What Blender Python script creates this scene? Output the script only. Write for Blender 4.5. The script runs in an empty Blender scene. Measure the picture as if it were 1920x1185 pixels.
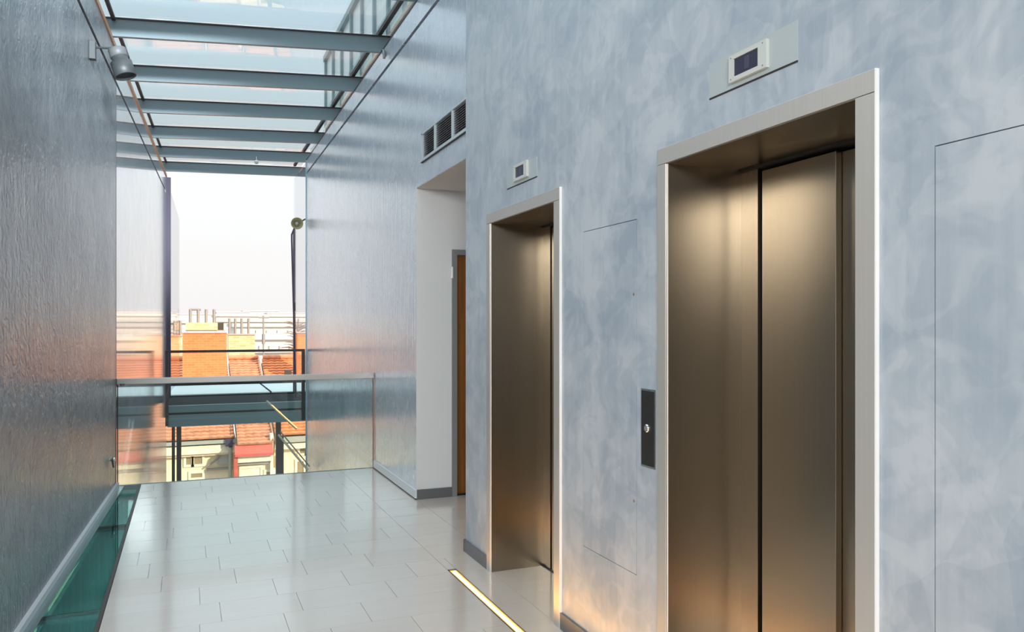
import bpy, bmesh, math, random
from mathutils import Vector, Matrix
R = random.Random(7)
S = bpy.context.scene
COL = S.collection

# ------------------------------------------------------------------ camera, sky, sun, lights, exposure
F_PX, U0, V0, EYE = 1459.0, 960.0, 613.0, 1.5
YAW = math.atan(610 / 1459.0)
cam_d = bpy.data.cameras.new('camera')
cam = bpy.data.objects.new('camera', cam_d); COL.objects.link(cam)
cam_d.sensor_width = 36.0
cam_d.lens = 36.0 * F_PX / 1920.0
cam_d.shift_y = (613.0 - 592.5) / 1920.0
cam_d.clip_end = 2000
cam_d.clip_start = 0.05
cam.location = (0, 0, EYE)
cam.rotation_euler = (math.pi / 2, 0, -YAW)
S.camera = cam

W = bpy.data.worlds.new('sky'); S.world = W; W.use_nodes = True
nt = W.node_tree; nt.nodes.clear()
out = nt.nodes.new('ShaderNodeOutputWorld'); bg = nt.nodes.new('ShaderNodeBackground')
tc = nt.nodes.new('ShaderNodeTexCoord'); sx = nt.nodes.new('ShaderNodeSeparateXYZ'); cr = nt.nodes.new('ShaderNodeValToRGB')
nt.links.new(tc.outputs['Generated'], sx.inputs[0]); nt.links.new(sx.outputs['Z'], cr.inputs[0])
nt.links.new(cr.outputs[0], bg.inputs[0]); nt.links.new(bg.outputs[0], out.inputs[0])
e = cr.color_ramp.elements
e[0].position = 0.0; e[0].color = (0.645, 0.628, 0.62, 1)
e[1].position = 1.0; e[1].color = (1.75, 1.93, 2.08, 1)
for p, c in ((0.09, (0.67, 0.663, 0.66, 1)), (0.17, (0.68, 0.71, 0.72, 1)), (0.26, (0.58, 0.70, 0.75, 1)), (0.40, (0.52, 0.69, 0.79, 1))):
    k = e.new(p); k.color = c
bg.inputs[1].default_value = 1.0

sun_d = bpy.data.lights.new('sun', 'SUN'); sun = bpy.data.objects.new('sun', sun_d); COL.objects.link(sun)
sun_d.energy = 4.3; sun_d.angle = math.radians(0.6); sun_d.color = (1.0, 0.80, 0.58)
SUN_TO = Vector((0.55, -0.75, 0.40)).normalized()
sun.rotation_euler = SUN_TO.to_track_quat('Z', 'Y').to_euler()
sun.location = (20, -20, 30)

def area(name, loc, direction, sx_, sy_, power, color):
    d = bpy.data.lights.new(name, 'AREA'); o = bpy.data.objects.new(name, d); COL.objects.link(o)
    d.shape = 'RECTANGLE'; d.size = sx_; d.size_y = sy_; d.energy = power; d.color = color
    o.location = loc; o.rotation_euler = Vector(direction).to_track_quat('-Z', 'Y').to_euler()
    return o
# unseen fill lights added behind the camera to brighten walls and floor
area('lobby_fill_light', (-1.6, -0.6, 4.05), (0.35, 0.25, -1), 2.6, 2.6, 22, (0.93, 0.97, 1.0))
area('lobby_fill_light', (-2.6, 2.2, 4.05), (0.5, 0.0, -1), 1.6, 1.6, 12, (0.93, 0.97, 1.0))
area('corridor_fill_light', (-2.2, -4.9, 3.4), (0.15, 1.0, -0.08), 2.8, 1.2, 330, (0.94, 0.97, 1.0))  # added fill thrown down the corridor, no fitting of the place

def spot(name, loc, target, deg, power, color, blend=0.9, size=0.12):
    d = bpy.data.lights.new(name, 'SPOT'); o = bpy.data.objects.new(name, d); COL.objects.link(o)
    d.spot_size = math.radians(deg); d.spot_blend = blend; d.energy = power; d.color = color; d.shadow_soft_size = size
    o.location = loc; o.rotation_euler = (Vector(target) - Vector(loc)).to_track_quat('-Z', 'Y').to_euler()
    return o
# unseen spot added behind the camera to lift the upper left wall
spot('upper_wall_fill', (1.35, -4.4, 3.9), (-0.72, 5.6, 3.9), 20, 10500, (0.90, 0.96, 1.0), 1.0, .3)

vs = S.view_settings
vs.view_transform = 'Standard'; vs.look = 'None'; vs.gamma = 1.0; vs.use_curve_mapping = False
vs.exposure = 0.55
S.cycles.max_bounces = 10
S.cycles.transparent_max_bounces = 16
S.cycles.use_denoising = True

# ------------------------------------------------------------------ geometry helpers
def at(u, v, Y):
    """real-world point on the plane y = Y that the survey sees at (u, v)"""
    c, s = math.cos(YAW), math.sin(YAW)
    x = (u - U0) / F_PX; z = (V0 - v) / F_PX
    r = (x * c + s, c - x * s, z); t = Y / r[1]
    return Vector((r[0] * t, Y, EYE + r[2] * t))
X3, Y3, Z3 = Vector((1, 0, 0)), Vector((0, 1, 0)), Vector((0, 0, 1))

class MB:
    def __init__(s): s.v = []; s.f = []; s.sm = []
    def add(s, vs, fs, smooth=False):
        b = len(s.v); s.v += [Vector(p) for p in vs]
        for q in fs: s.f.append([b + i for i in q]); s.sm.append(smooth)
        return s
    def box(s, x0, x1, y0, y1, z0, z1):
        return s.obox(Vector((0, 0, 0)), X3, Y3, Z3, (x0, x1), (y0, y1), (z0, z1))
    def obox(s, o, ex, ey, ez, a, b, c):
        P = [o + ex * a[i] + ey * b[j] + ez * c[k] for k in (0, 1) for j in (0, 1) for i in (0, 1)]
        return s.add(P, [(0, 2, 3, 1), (4, 5, 7, 6), (0, 1, 5, 4), (2, 6, 7, 3), (0, 4, 6, 2), (1, 3, 7, 5)])
    def prism(s, poly, off):
        n = len(poly); P = [Vector(p) for p in poly] + [Vector(p) + off for p in poly]
        return s.add(P, [tuple(range(n))[::-1], tuple(range(n, 2 * n))] + [(i, (i + 1) % n, n + (i + 1) % n, n + i) for i in range(n)])
    def tube(s, pts, r, n=10, cap=True):
        pts = [Vector(p) for p in pts]; rr = r if isinstance(r, (list, tuple)) else [r] * len(pts)
        d0 = (pts[1] - pts[0]).normalized(); a = d0.orthogonal().normalized(); rings = []
        for i, p in enumerate(pts):
            d = (pts[min(i + 1, len(pts) - 1)] - pts[max(i - 1, 0)]).normalized()
            a = (a - d * a.dot(d)).normalized(); bb = d.cross(a)
            rings.append([p + (a * math.cos(2 * math.pi * k / n) + bb * math.sin(2 * math.pi * k / n)) * rr[i] for k in range(n)])
        V = [q for g in rings for q in g]
        s.add(V, [(i * n + k, i * n + (k + 1) % n, (i + 1) * n + (k + 1) % n, (i + 1) * n + k) for i in range(len(pts) - 1) for k in range(n)], True)
        if cap:
            s.add(rings[0], [tuple(range(n))[::-1]]); s.add(rings[-1], [tuple(range(n))])
        return s
    def lathe(s, prof, o, ax, n=24, caps=True):
        ax = Vector(ax).normalized(); a = ax.orthogonal().normalized(); b = ax.cross(a); o = Vector(o)
        V = [o + ax * h + (a * math.cos(2 * math.pi * k / n) + b * math.sin(2 * math.pi * k / n)) * r for r, h in prof for k in range(n)]
        s.add(V, [(i * n + k, i * n + (k + 1) % n, (i + 1) * n + (k + 1) % n, (i + 1) * n + k) for i in range(len(prof) - 1) for k in range(n)], True)
        if caps:
            s.add(V[:n], [tuple(range(n))[::-1]]); s.add(V[-n:], [tuple(range(n))])
        return s
    def build(s, name, m, parent=None, label=None, bevel=0.0):
        base = Vector((0, 0, 0))
        p = parent
        while p is not None: base += p.location; p = p.parent
        me = bpy.data.meshes.new(name)
        me.from_pydata([tuple(q - base) for q in s.v], [], s.f); me.update()
        for pl, g in zip(me.polygons, s.sm): pl.use_smooth = g
        bm = bmesh.new(); bm.from_mesh(me); bmesh.ops.recalc_face_normals(bm, faces=bm.faces); bm.to_mesh(me); bm.free()
        me.materials.append(m)
        o = bpy.data.objects.new(name, me); COL.objects.link(o)
        if parent is not None: o.parent = parent
        if label: o['label'] = label
        if bevel:
            md = o.modifiers.new('bevel', 'BEVEL'); md.width = bevel; md.segments = 2; md.limit_method = 'ANGLE'
        return o

def thing(name, loc, label, cat, group=None):
    o = bpy.data.objects.new(name, None); COL.objects.link(o)
    o.empty_display_size = 0.1
    o.location = loc; o['label'] = label; o['category'] = cat
    if group: o['group'] = group
    return o
def tag(o, label, cat, group=None):
    o['label'] = label; o['category'] = cat
    if group: o['group'] = group
    return o
def struct(o, label=None):
    o['kind'] = 'structure'
    if label: o['label'] = label
    return o

# ------------------------------------------------------------------ materials
def mat(name):
    m = bpy.data.materials.new(name); m.use_nodes = True
    n = m.node_tree.nodes; l = m.node_tree.links
    return m, n, l, n['Principled BSDF']
def simple(name, col, rough=0.5, metal=0.0, spec=0.5, coat=0.0, grain=0.0, gscale=(30, 30, 30), bump=0.0):
    m, n, l, b = mat(name)
    b.inputs['Base Color'].default_value = (*col, 1); b.inputs['Roughness'].default_value = rough
    b.inputs['Metallic'].default_value = metal; b.inputs['Specular IOR Level'].default_value = spec
    b.inputs['Coat Weight'].default_value = coat; b.inputs['Coat Roughness'].default_value = 0.08
    if grain or bump:
        g = n.new('ShaderNodeNewGeometry'); mp = n.new('ShaderNodeMapping'); no = n.new('ShaderNodeTexNoise')
        mp.inputs['Scale'].default_value = gscale; no.inputs['Scale'].default_value = 1.0; no.inputs['Detail'].default_value = 4
        l.new(g.outputs['Position'], mp.inputs[0]); l.new(mp.outputs[0], no.inputs['Vector'])
        if grain:
            r = n.new('ShaderNodeMapRange'); r.inputs[3].default_value = 1 - grain; r.inputs[4].default_value = 1 + grain
            mx = n.new('ShaderNodeMix'); mx.data_type = 'RGBA'; mx.blend_type = 'MULTIPLY'; mx.inputs[0].default_value = 1
            mx.inputs[6].default_value = (*col, 1)
            r.inputs[1].default_value = 0.3; r.inputs[2].default_value = 0.7
            l.new(no.outputs[0], r.inputs[0]); l.new(r.outputs[0], mx.inputs[7]); l.new(mx.outputs[2], b.inputs['Base Color'])
        if bump:
            bp = n.new('ShaderNodeBump'); bp.inputs['Strength'].default_value = bump; bp.inputs['Distance'].default_value = 0.01
            l.new(no.outputs[0], bp.inputs['Height']); l.new(bp.outputs[0], b.inputs['Normal'])
    return m

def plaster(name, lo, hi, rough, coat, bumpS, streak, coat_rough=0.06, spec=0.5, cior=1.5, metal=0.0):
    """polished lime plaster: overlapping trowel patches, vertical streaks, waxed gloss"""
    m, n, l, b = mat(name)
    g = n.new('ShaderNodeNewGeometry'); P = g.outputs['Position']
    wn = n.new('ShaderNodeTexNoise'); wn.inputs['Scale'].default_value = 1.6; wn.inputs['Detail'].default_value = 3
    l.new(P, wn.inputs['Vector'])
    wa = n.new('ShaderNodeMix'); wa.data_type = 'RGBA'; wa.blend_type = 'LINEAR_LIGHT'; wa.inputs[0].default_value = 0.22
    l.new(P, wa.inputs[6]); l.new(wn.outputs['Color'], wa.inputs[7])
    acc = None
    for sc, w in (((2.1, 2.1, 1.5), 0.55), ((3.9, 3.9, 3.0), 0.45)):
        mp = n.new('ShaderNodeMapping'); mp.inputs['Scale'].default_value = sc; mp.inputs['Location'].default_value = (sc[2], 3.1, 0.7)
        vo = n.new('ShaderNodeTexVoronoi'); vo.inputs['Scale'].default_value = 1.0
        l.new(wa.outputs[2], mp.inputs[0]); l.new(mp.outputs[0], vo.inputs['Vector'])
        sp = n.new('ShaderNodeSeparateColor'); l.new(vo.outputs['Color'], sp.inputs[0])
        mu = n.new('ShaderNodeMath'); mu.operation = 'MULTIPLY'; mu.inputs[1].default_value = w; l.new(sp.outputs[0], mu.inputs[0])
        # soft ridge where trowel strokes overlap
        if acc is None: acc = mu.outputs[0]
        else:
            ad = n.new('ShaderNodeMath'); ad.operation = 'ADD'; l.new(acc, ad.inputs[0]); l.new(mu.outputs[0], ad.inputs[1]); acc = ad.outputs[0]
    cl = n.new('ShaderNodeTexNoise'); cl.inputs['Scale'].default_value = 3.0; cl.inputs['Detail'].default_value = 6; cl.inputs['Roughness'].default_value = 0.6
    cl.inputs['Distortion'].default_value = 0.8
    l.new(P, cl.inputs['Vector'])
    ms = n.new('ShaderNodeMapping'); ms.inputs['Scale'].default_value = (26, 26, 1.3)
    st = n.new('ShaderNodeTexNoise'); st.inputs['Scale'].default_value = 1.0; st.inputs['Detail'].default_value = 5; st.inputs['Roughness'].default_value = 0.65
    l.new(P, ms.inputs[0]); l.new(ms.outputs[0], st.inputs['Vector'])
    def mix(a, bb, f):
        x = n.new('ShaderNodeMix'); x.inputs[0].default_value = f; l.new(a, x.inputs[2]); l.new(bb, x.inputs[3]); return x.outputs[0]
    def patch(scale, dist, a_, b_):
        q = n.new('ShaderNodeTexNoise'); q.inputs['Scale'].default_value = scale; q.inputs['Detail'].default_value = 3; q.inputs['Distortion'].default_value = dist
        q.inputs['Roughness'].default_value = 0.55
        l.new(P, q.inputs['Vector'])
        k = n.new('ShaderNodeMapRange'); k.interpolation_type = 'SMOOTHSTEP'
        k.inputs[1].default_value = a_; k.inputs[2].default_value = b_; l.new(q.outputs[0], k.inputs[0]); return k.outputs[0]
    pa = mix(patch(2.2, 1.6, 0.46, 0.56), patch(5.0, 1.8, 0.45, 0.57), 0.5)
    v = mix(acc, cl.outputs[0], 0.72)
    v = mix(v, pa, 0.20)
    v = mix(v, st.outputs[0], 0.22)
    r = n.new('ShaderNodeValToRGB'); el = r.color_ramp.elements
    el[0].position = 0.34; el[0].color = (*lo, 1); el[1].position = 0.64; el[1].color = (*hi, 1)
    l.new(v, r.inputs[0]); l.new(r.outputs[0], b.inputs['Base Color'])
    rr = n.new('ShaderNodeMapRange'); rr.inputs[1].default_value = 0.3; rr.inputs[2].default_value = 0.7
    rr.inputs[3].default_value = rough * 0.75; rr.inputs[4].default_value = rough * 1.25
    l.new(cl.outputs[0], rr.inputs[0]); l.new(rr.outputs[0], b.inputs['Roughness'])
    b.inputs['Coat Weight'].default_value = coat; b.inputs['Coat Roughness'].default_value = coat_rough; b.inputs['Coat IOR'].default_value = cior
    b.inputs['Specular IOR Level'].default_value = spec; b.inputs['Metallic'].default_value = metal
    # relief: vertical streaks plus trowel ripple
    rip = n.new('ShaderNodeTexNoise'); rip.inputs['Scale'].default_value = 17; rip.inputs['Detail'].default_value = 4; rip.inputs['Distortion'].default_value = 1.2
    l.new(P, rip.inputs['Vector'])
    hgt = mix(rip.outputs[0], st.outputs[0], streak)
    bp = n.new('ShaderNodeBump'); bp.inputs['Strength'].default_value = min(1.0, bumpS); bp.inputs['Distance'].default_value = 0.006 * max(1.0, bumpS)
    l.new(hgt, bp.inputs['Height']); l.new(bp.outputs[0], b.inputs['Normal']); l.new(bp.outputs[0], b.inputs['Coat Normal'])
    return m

def glass(name, tint, refl=1.0, rough=0.0, ior=1.5):
    """thin pane: tinted transmission plus Fresnel gloss"""
    m = bpy.data.materials.new(name); m.use_nodes = True
    n = m.node_tree.nodes; l = m.node_tree.links; n.clear()
    o = n.new('ShaderNodeOutputMaterial'); t = n.new('ShaderNodeBsdfTransparent'); g = n.new('ShaderNodeBsdfGlossy')
    fr = n.new('ShaderNodeFresnel'); fr.inputs[0].default_value = ior; mx = n.new('ShaderNodeMixShader')
    mu = n.new('ShaderNodeMath'); mu.operation = 'MULTIPLY'; mu.inputs[1].default_value = refl; mu.use_clamp = True
    t.inputs[0].default_value = (*tint, 1); g.inputs['Roughness'].default_value = rough
    l.new(fr.outputs[0], mu.inputs[0]); l.new(mu.outputs[0], mx.inputs[0])
    l.new(t.outputs[0], mx.inputs[1]); l.new(g.outputs[0], mx.inputs[2]); l.new(mx.outputs[0], o.inputs[0])
    return m

def emit(name, col, s):
    m, n, l, b = mat(name)
    b.inputs['Base Color'].default_value = (*col, 1); b.inputs['Emission Color'].default_value = (*col, 1); b.inputs['Emission Strength'].default_value = s
    return m

def brushed(name, col, rough=0.32, metal=1.0):
    m, n, l, b = mat(name)
    b.inputs['Metallic'].default_value = metal
    g = n.new('ShaderNodeNewGeometry'); mp = n.new('ShaderNodeMapping'); no = n.new('ShaderNodeTexNoise')
    mp.inputs['Scale'].default_value = (260, 260, 1.2); no.inputs['Scale'].default_value = 1; no.inputs['Detail'].default_value = 3
    l.new(g.outputs['Position'], mp.inputs[0]); l.new(mp.outputs[0], no.inputs['Vector'])
    r = n.new('ShaderNodeMapRange'); r.inputs[1].default_value = .25; r.inputs[2].default_value = .75
    r.inputs[3].default_value = rough * .98; r.inputs[4].default_value = rough * 1.02
    l.new(no.outputs[0], r.inputs[0]); l.new(r.outputs[0], b.inputs['Roughness'])
    c = n.new('ShaderNodeMapRange'); c.inputs[1].default_value = .25; c.inputs[2].default_value = .75; c.inputs[3].default_value = .97; c.inputs[4].default_value = 1.03
    l.new(no.outputs[0], c.inputs[0])
    mx = n.new('ShaderNodeMix'); mx.data_type = 'RGBA'; mx.blend_type = 'MULTIPLY'; mx.inputs[0].default_value = 1; mx.inputs[6].default_value = (*col, 1)
    l.new(c.outputs[0], mx.inputs[7]); l.new(mx.outputs[2], b.inputs['Base Color'])
    b.inputs['Anisotropic'].default_value = 0.6
    tg = n.new('ShaderNodeTangent'); tg.direction_type = 'RADIAL'; tg.axis = 'Z'
    l.new(tg.outputs[0], b.inputs['Tangent'])
    return m

def tilemat(name):
    m, n, l, b = mat(name)
    oi = n.new('ShaderNodeObjectInfo'); g = n.new('ShaderNodeNewGeometry')
    mp = n.new('ShaderNodeMapping'); mp.inputs['Scale'].default_value = (3, 14, 3)
    l.new(g.outputs['Position'], mp.inputs[0])
    ad = n.new('ShaderNodeVectorMath'); ad.operation = 'ADD'
    l.new(mp.outputs[0], ad.inputs[0]); l.new(oi.outputs['Random'], ad.inputs[1])
    no = n.new('ShaderNodeTexNoise'); no.inputs['Scale'].default_value = 1; no.inputs['Detail'].default_value = 6; no.inputs['Roughness'].default_value = .6
    l.new(ad.outputs[0], no.inputs['Vector'])
    x = n.new('ShaderNodeMix'); x.inputs[0].default_value = .35; l.new(no.outputs[0], x.inputs[2]); l.new(oi.outputs['Random'], x.inputs[3])
    r = n.new('ShaderNodeValToRGB'); el = r.color_ramp.elements
    el[0].position = .2; el[0].color = (0.655, 0.575, 0.49, 1); el[1].position = .8; el[1].color = (0.71, 0.63, 0.55, 1)
    l.new(x.outputs[0], r.inputs[0]); l.new(r.outputs[0], b.inputs['Base Color'])
    b.inputs['Roughness'].default_value = 0.2; b.inputs['Specular IOR Level'].default_value = 0.6; b.inputs['Coat Weight'].default_value = 0.9; b.inputs['Coat Roughness'].default_value = 0.10; b.inputs['Coat IOR'].default_value = 1.8
    bp = n.new('ShaderNodeBump'); bp.inputs['Strength'].default_value = .05; bp.inputs['Distance'].default_value = .004
    l.new(no.outputs[0], bp.inputs['Height']); l.new(bp.outputs[0], b.inputs['Normal'])
    return m

def courses(name, c1, c2, cm, sx_, sy_, ortho='xz'):
    m, n, l, b = mat(name)
    g = n.new('ShaderNodeNewGeometry'); s = n.new('ShaderNodeSeparateXYZ'); cmb = n.new('ShaderNodeCombineXYZ')
    l.new(g.outputs['Position'], s.inputs[0])
    ad = n.new('ShaderNodeMath'); ad.operation = 'ADD'; l.new(s.outputs['X'], ad.inputs[0]); l.new(s.outputs['Y'], ad.inputs[1])
    l.new(ad.outputs[0], cmb.inputs[0]); l.new(s.outputs['Z'], cmb.inputs[1])
    bt = n.new('ShaderNodeTexBrick'); bt.inputs['Scale'].default_value = 1; bt.inputs['Brick Width'].default_value = sx_; bt.inputs['Row Height'].default_value = sy_
    bt.inputs['Mortar Size'].default_value = .006; bt.inputs['Color1'].default_value = (*c1, 1); bt.inputs['Color2'].default_value = (*c2, 1); bt.inputs['Mortar'].default_value = (*cm, 1)
    l.new(cmb.outputs[0], bt.inputs['Vector']); l.new(bt.outputs[0], b.inputs['Base Color']); b.inputs['Roughness'].default_value = .85
    return m

M = {}
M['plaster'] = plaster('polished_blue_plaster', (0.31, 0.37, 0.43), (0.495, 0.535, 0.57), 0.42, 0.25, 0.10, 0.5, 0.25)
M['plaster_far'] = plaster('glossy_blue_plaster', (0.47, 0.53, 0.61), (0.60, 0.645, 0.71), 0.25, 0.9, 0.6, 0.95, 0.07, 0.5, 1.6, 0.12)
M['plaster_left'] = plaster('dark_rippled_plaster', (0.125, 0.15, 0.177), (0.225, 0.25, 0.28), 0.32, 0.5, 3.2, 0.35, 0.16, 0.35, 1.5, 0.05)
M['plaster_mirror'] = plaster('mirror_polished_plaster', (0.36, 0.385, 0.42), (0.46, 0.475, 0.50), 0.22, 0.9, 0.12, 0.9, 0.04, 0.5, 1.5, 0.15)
M['steel'] = brushed('brushed_steel', (0.385, 0.33, 0.258), 0.29)
M['steel_frame'] = brushed('frame_steel', (0.62, 0.595, 0.55), 0.40, 0.6)
M['steel_light'] = brushed('light_steel', (0.74, 0.74, 0.73), 0.30)
M['rail_steel'] = simple('satin_rail_steel', (0.52, 0.50, 0.47), 0.42, 0.9)
M['steel_edge'] = simple('steel_edge_gleam', (0.86, 0.84, 0.80), 0.4, 0.0)  # gleam of the polished edges put into a near-white colour
M['base_metal'] = simple('grey_baseboard_metal', (0.20, 0.205, 0.21), 0.4, 0.6)
M['ledge'] = simple('satin_ledge_metal', (0.36, 0.47, 0.47), 0.25, 0.9)
M['strip_edge_glow'] = emit('amber_edge_glow', (1.0, 0.36, 0.035), 1.3)  # lamp light on the channel sides, put in as amber emission
M['base_light'] = simple('pale_sheen_baseboard', (0.72, 0.75, 0.77), 0.35, 0.0, .7)  # sky reflection on the left baseboard put into the pale colour
M['black'] = simple('black_gap', (0.012, 0.011, 0.010), 0.7)
M['dark_seal'] = simple('dark_rubber_seal', (0.03, 0.018, 0.018), 0.6)
M['copper'] = simple('copper_flashing', (0.42, 0.24, 0.14), 0.45, 0.5)
M['beam'] = simple('teal_grey_beam_paint', (0.15, 0.212, 0.238), 0.38, 0.0, 0.5, 0.15)
M['teal'] = simple('teal_steel_paint', (0.19, 0.28, 0.30), 0.45)
M['dark_steel'] = simple('dark_bronze_steel', (0.055, 0.048, 0.042), 0.45, 0.2)
M['purple_steel'] = simple('dark_blue_steel', (0.055, 0.05, 0.085), 0.4, 0.2)
M['blue_trim'] = simple('pale_blue_trim', (0.35, 0.45, 0.52), 0.35, 0.3)
M['white_wall'] = simple('white_paint', (0.72, 0.715, 0.70), 0.7)
M['ceil_paint'] = simple('beige_ceiling_paint', (0.72, 0.65, 0.58), 0.8)
M['wood'] = simple('orange_brown_wood', (0.22, 0.08, 0.014), 0.42, 0, .4, 0, 0.25, (40, 40, 1.5))
M['door_frame'] = simple('grey_door_frame', (0.27, 0.27, 0.27), 0.45, 0.3)
M['plastic'] = simple('pale_cream_plastic', (0.56, 0.58, 0.54), 0.4)
M['plate'] = simple('pale_green_grey_plate', (0.42, 0.475, 0.475), 0.38, 0, .5, .2)
M['screen'] = simple('navy_screen', (0.035, 0.032, 0.06), 0.2, 0, .5, .3)
M['segment'] = simple('unlit_screen_segment', (0.06, 0.06, 0.10), 0.3)
M['panel_black'] = simple('anthracite_call_plate', (0.03, 0.03, 0.028), 0.32, 0.2)
M['button'] = simple('chrome_button', (0.75, 0.74, 0.72), 0.22, 1.0)
M['louvre'] = simple('grey_louvre', (0.22, 0.21, 0.22), 0.5, 0.2)
M['louvre_frame'] = simple('pale_grille_frame', (0.52, 0.58, 0.61), 0.4)
M['tile'] = tilemat('grey_beige_limestone')
M['grout'] = simple('grey_grout', (0.56, 0.525, 0.49), 0.5)
M['slab'] = simple('concrete_slab', (0.40, 0.40, 0.39), 0.7, grain=.08)
M['strip'] = emit('warm_light_strip', (1.0, 0.47, 0.10), 25.0)
M['glass_roof'] = glass('skylight_glass', (0.975, 0.982, 0.98), 0.35)
M['glass_rail'] = glass('balustrade_glass', (0.86, 0.93, 0.92), 1.0)
M['glass_pane'] = glass('outer_glass', (0.95, 0.95, 0.96), 0.3)
M['glass_edge_pane'] = glass('teal_tint_glass', (0.84, 0.92, 0.91), 0.3)
M['glass_edge'] = simple('green_glass_edge', (0.25, 0.45, 0.42), 0.15)
M['glass_floor'] = glass('green_floor_glass', (0.46, 0.84, 0.81), 0.5)
M['pit'] = simple('pit_concrete', (0.13, 0.40, 0.38), 0.8, grain=.2, gscale=(9, 9, 1))
M['lamp_grey'] = simple('grey_lamp_metal', (0.055, 0.065, 0.07), 0.5, 0.2)
M['lamp_light'] = simple('pale_lamp_collar', (0.11, 0.12, 0.125), 0.5, 0.0)
M['horn'] = simple('olive_horn_plastic', (0.36, 0.33, 0.16), 0.5)
M['lobby_wall'] = simple('lobby_paint', (0.24, 0.24, 0.235), 0.8)
M['frost'] = simple('pale_facade_panel', (0.80, 0.86, 0.86), 0.35)
M['fin'] = simple('blue_grey_fin', (0.24, 0.33, 0.36), 0.45)
M['cream'] = simple('cream_render', (0.84, 0.68, 0.47), 0.85, grain=.07, gscale=(5, 5, 5))
M['stone'] = simple('pale_stone', (0.82, 0.71, 0.54), 0.8, grain=.12, gscale=(6, 6, 6))
M['pale'] = simple('pale_far_render', (0.66, 0.62, 0.58), 0.9, grain=.05, gscale=(1, 1, 1))
M['pale_dark'] = simple('grey_far_roof', (0.54, 0.51, 0.49), 0.9)
M['haze'] = simple('distant_city', (0.62, 0.56, 0.56), 0.95, grain=.15, gscale=(.06, .06, .2))
M['brick'] = courses('orange_brick', (0.55, 0.165, 0.05), (0.62, 0.21, 0.075), (0.66, 0.28, 0.13), 0.26, 0.085)
M['cream_brick'] = courses('cream_brick', (0.64, 0.38, 0.18), (0.70, 0.50, 0.30), (0.72, 0.58, 0.40), 0.26, 0.085)
M['rooftile'] = simple('terracotta_tile', (0.56, 0.235, 0.125), 0.75, grain=.22, gscale=(5, 4, 4))
M['rooftile_or'] = simple('orange_tile', (0.58, 0.20, 0.07), 0.75, grain=.18, gscale=(5, 4, 4))
M['red'] = simple('red_sheet_metal', (0.52, 0.10, 0.07), 0.5, grain=.15, gscale=(3, 3, 3))
M['zinc'] = simple('weathered_zinc', (0.40, 0.38, 0.33), 0.5, 0.3)
M['pipe'] = simple('grey_flue_metal', (0.30, 0.27, 0.25), 0.5, 0.4)
M['bitumen'] = simple('dark_bitumen', (0.022, 0.025, 0.028), 0.85, 0, 0.08, grain=.2, gscale=(2, 2, 2))
M['pale_sheet'] = simple('pale_sheet_metal', (0.66, 0.67, 0.66), 0.7)
M['ground'] = simple('city_ground', (0.36, 0.32, 0.28), 0.95, grain=.2, gscale=(.2, .2, .2))
M['window_glass'] = simple('dark_window_glass', (0.30, 0.22, 0.12), 0.3)
M['bark'] = simple('bare_branch', (0.22, 0.13, 0.09), 0.9)
M['rope'] = simple('pale_tube', (0.62, 0.52, 0.40), 0.5, 0.2)

# ------------------------------------------------------------------ key dimensions
XR, XRF = 1.722, 1.842          # face of the lift wall, face of the far right wall
def xl(y): return -0.9475 + 0.0411 * y       # face of the left wall
YB = 8.20                       # balustrade and floor edge
LD = Vector((0.0411, 1, 0)).normalized(); LN = Vector((1, -0.0411, 0)).normalized()
def lw(y, off=0.0, z=0.0):      # point on the left wall at y
    return Vector((xl(y), y, z)) + LN * off
def zk(y): return 3.70 + 0.0115 * y          # groove on left wall
def ztl(y): return 4.00 + 0.0095 * y         # top of left wall
def zg(y): return 4.125 - 0.005 * y          # groove on right wall
def ztr(y): return 4.37 - 0.007 * y          # top of right wall

# ------------------------------------------------------------------ floor
fl = struct(MB().box(-5.2, -0.40, -5.2, 2.72, -0.30, -0.0125).box(-0.40, XR + 1.6, -5.2, YB, -0.30, -0.0125).build('floor', M['grout']))
unit = MB().box(0, 1, 0, 1, 0, 1).build('tile', M['tile'], fl)
tile_mesh = unit.data
first = [True]
def tile(x0, x1, y0, y1):
    g = 0.001
    o = unit if first[0] else unit.copy()
    if not first[0]: COL.objects.link(o)
    first[0] = False
    o.parent = fl
    o.location = (x0 + g, y0 + g, -0.0125 + R.uniform(0, 0.0004)); o.scale = (x1 - x0 - 2 * g, y1 - y0 - 2 * g, 0.0125)
known = {4.825: [-0.135, 0.27, 0.675, 1.08], 4.525: [0.067, 0.47, 0.875, 1.28], 4.225: [0.165, 0.57, 1.078], 3.925: [0.06, 0.468, 0.871], 3.625: [0.25, 0.66, 1.073]}
XS0, XS1 = 1.485, 1.54          # light strip channel
ys = []
y = 4.825
while y < YB - 0.02: ys.append(round(y, 4)); y += 0.3
y = 4.525
while y > 2.5: ys.append(round(y, 4)); y -= 0.3
for y0 in sorted(ys):
    y1 = min(y0 + 0.3, YB)
    if YB - y1 < 0.06: y1 = YB
    if y1 - y0 < 0.05: continue
    j = known.get(round(y0, 3))
    if j is None:
        o0 = -0.40 + R.uniform(0.1, 0.4); j = [o0 + 0.405 * k for k in range(5)]
    xs = [-0.40] + [q for q in j if -0.33 < q < XS0 - 0.08] + [XS0]
    for a, b in zip(xs, xs[1:]): tile(a, b, y0, y1)
    # border tiles between the strip line and the wall
    xe = XR if y1 <= 5.0 else XRF
    if y0 >= 4.585: tile(XS0, xe, y0, y1)
    else: tile(XS1, xe, y0, y1)
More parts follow.
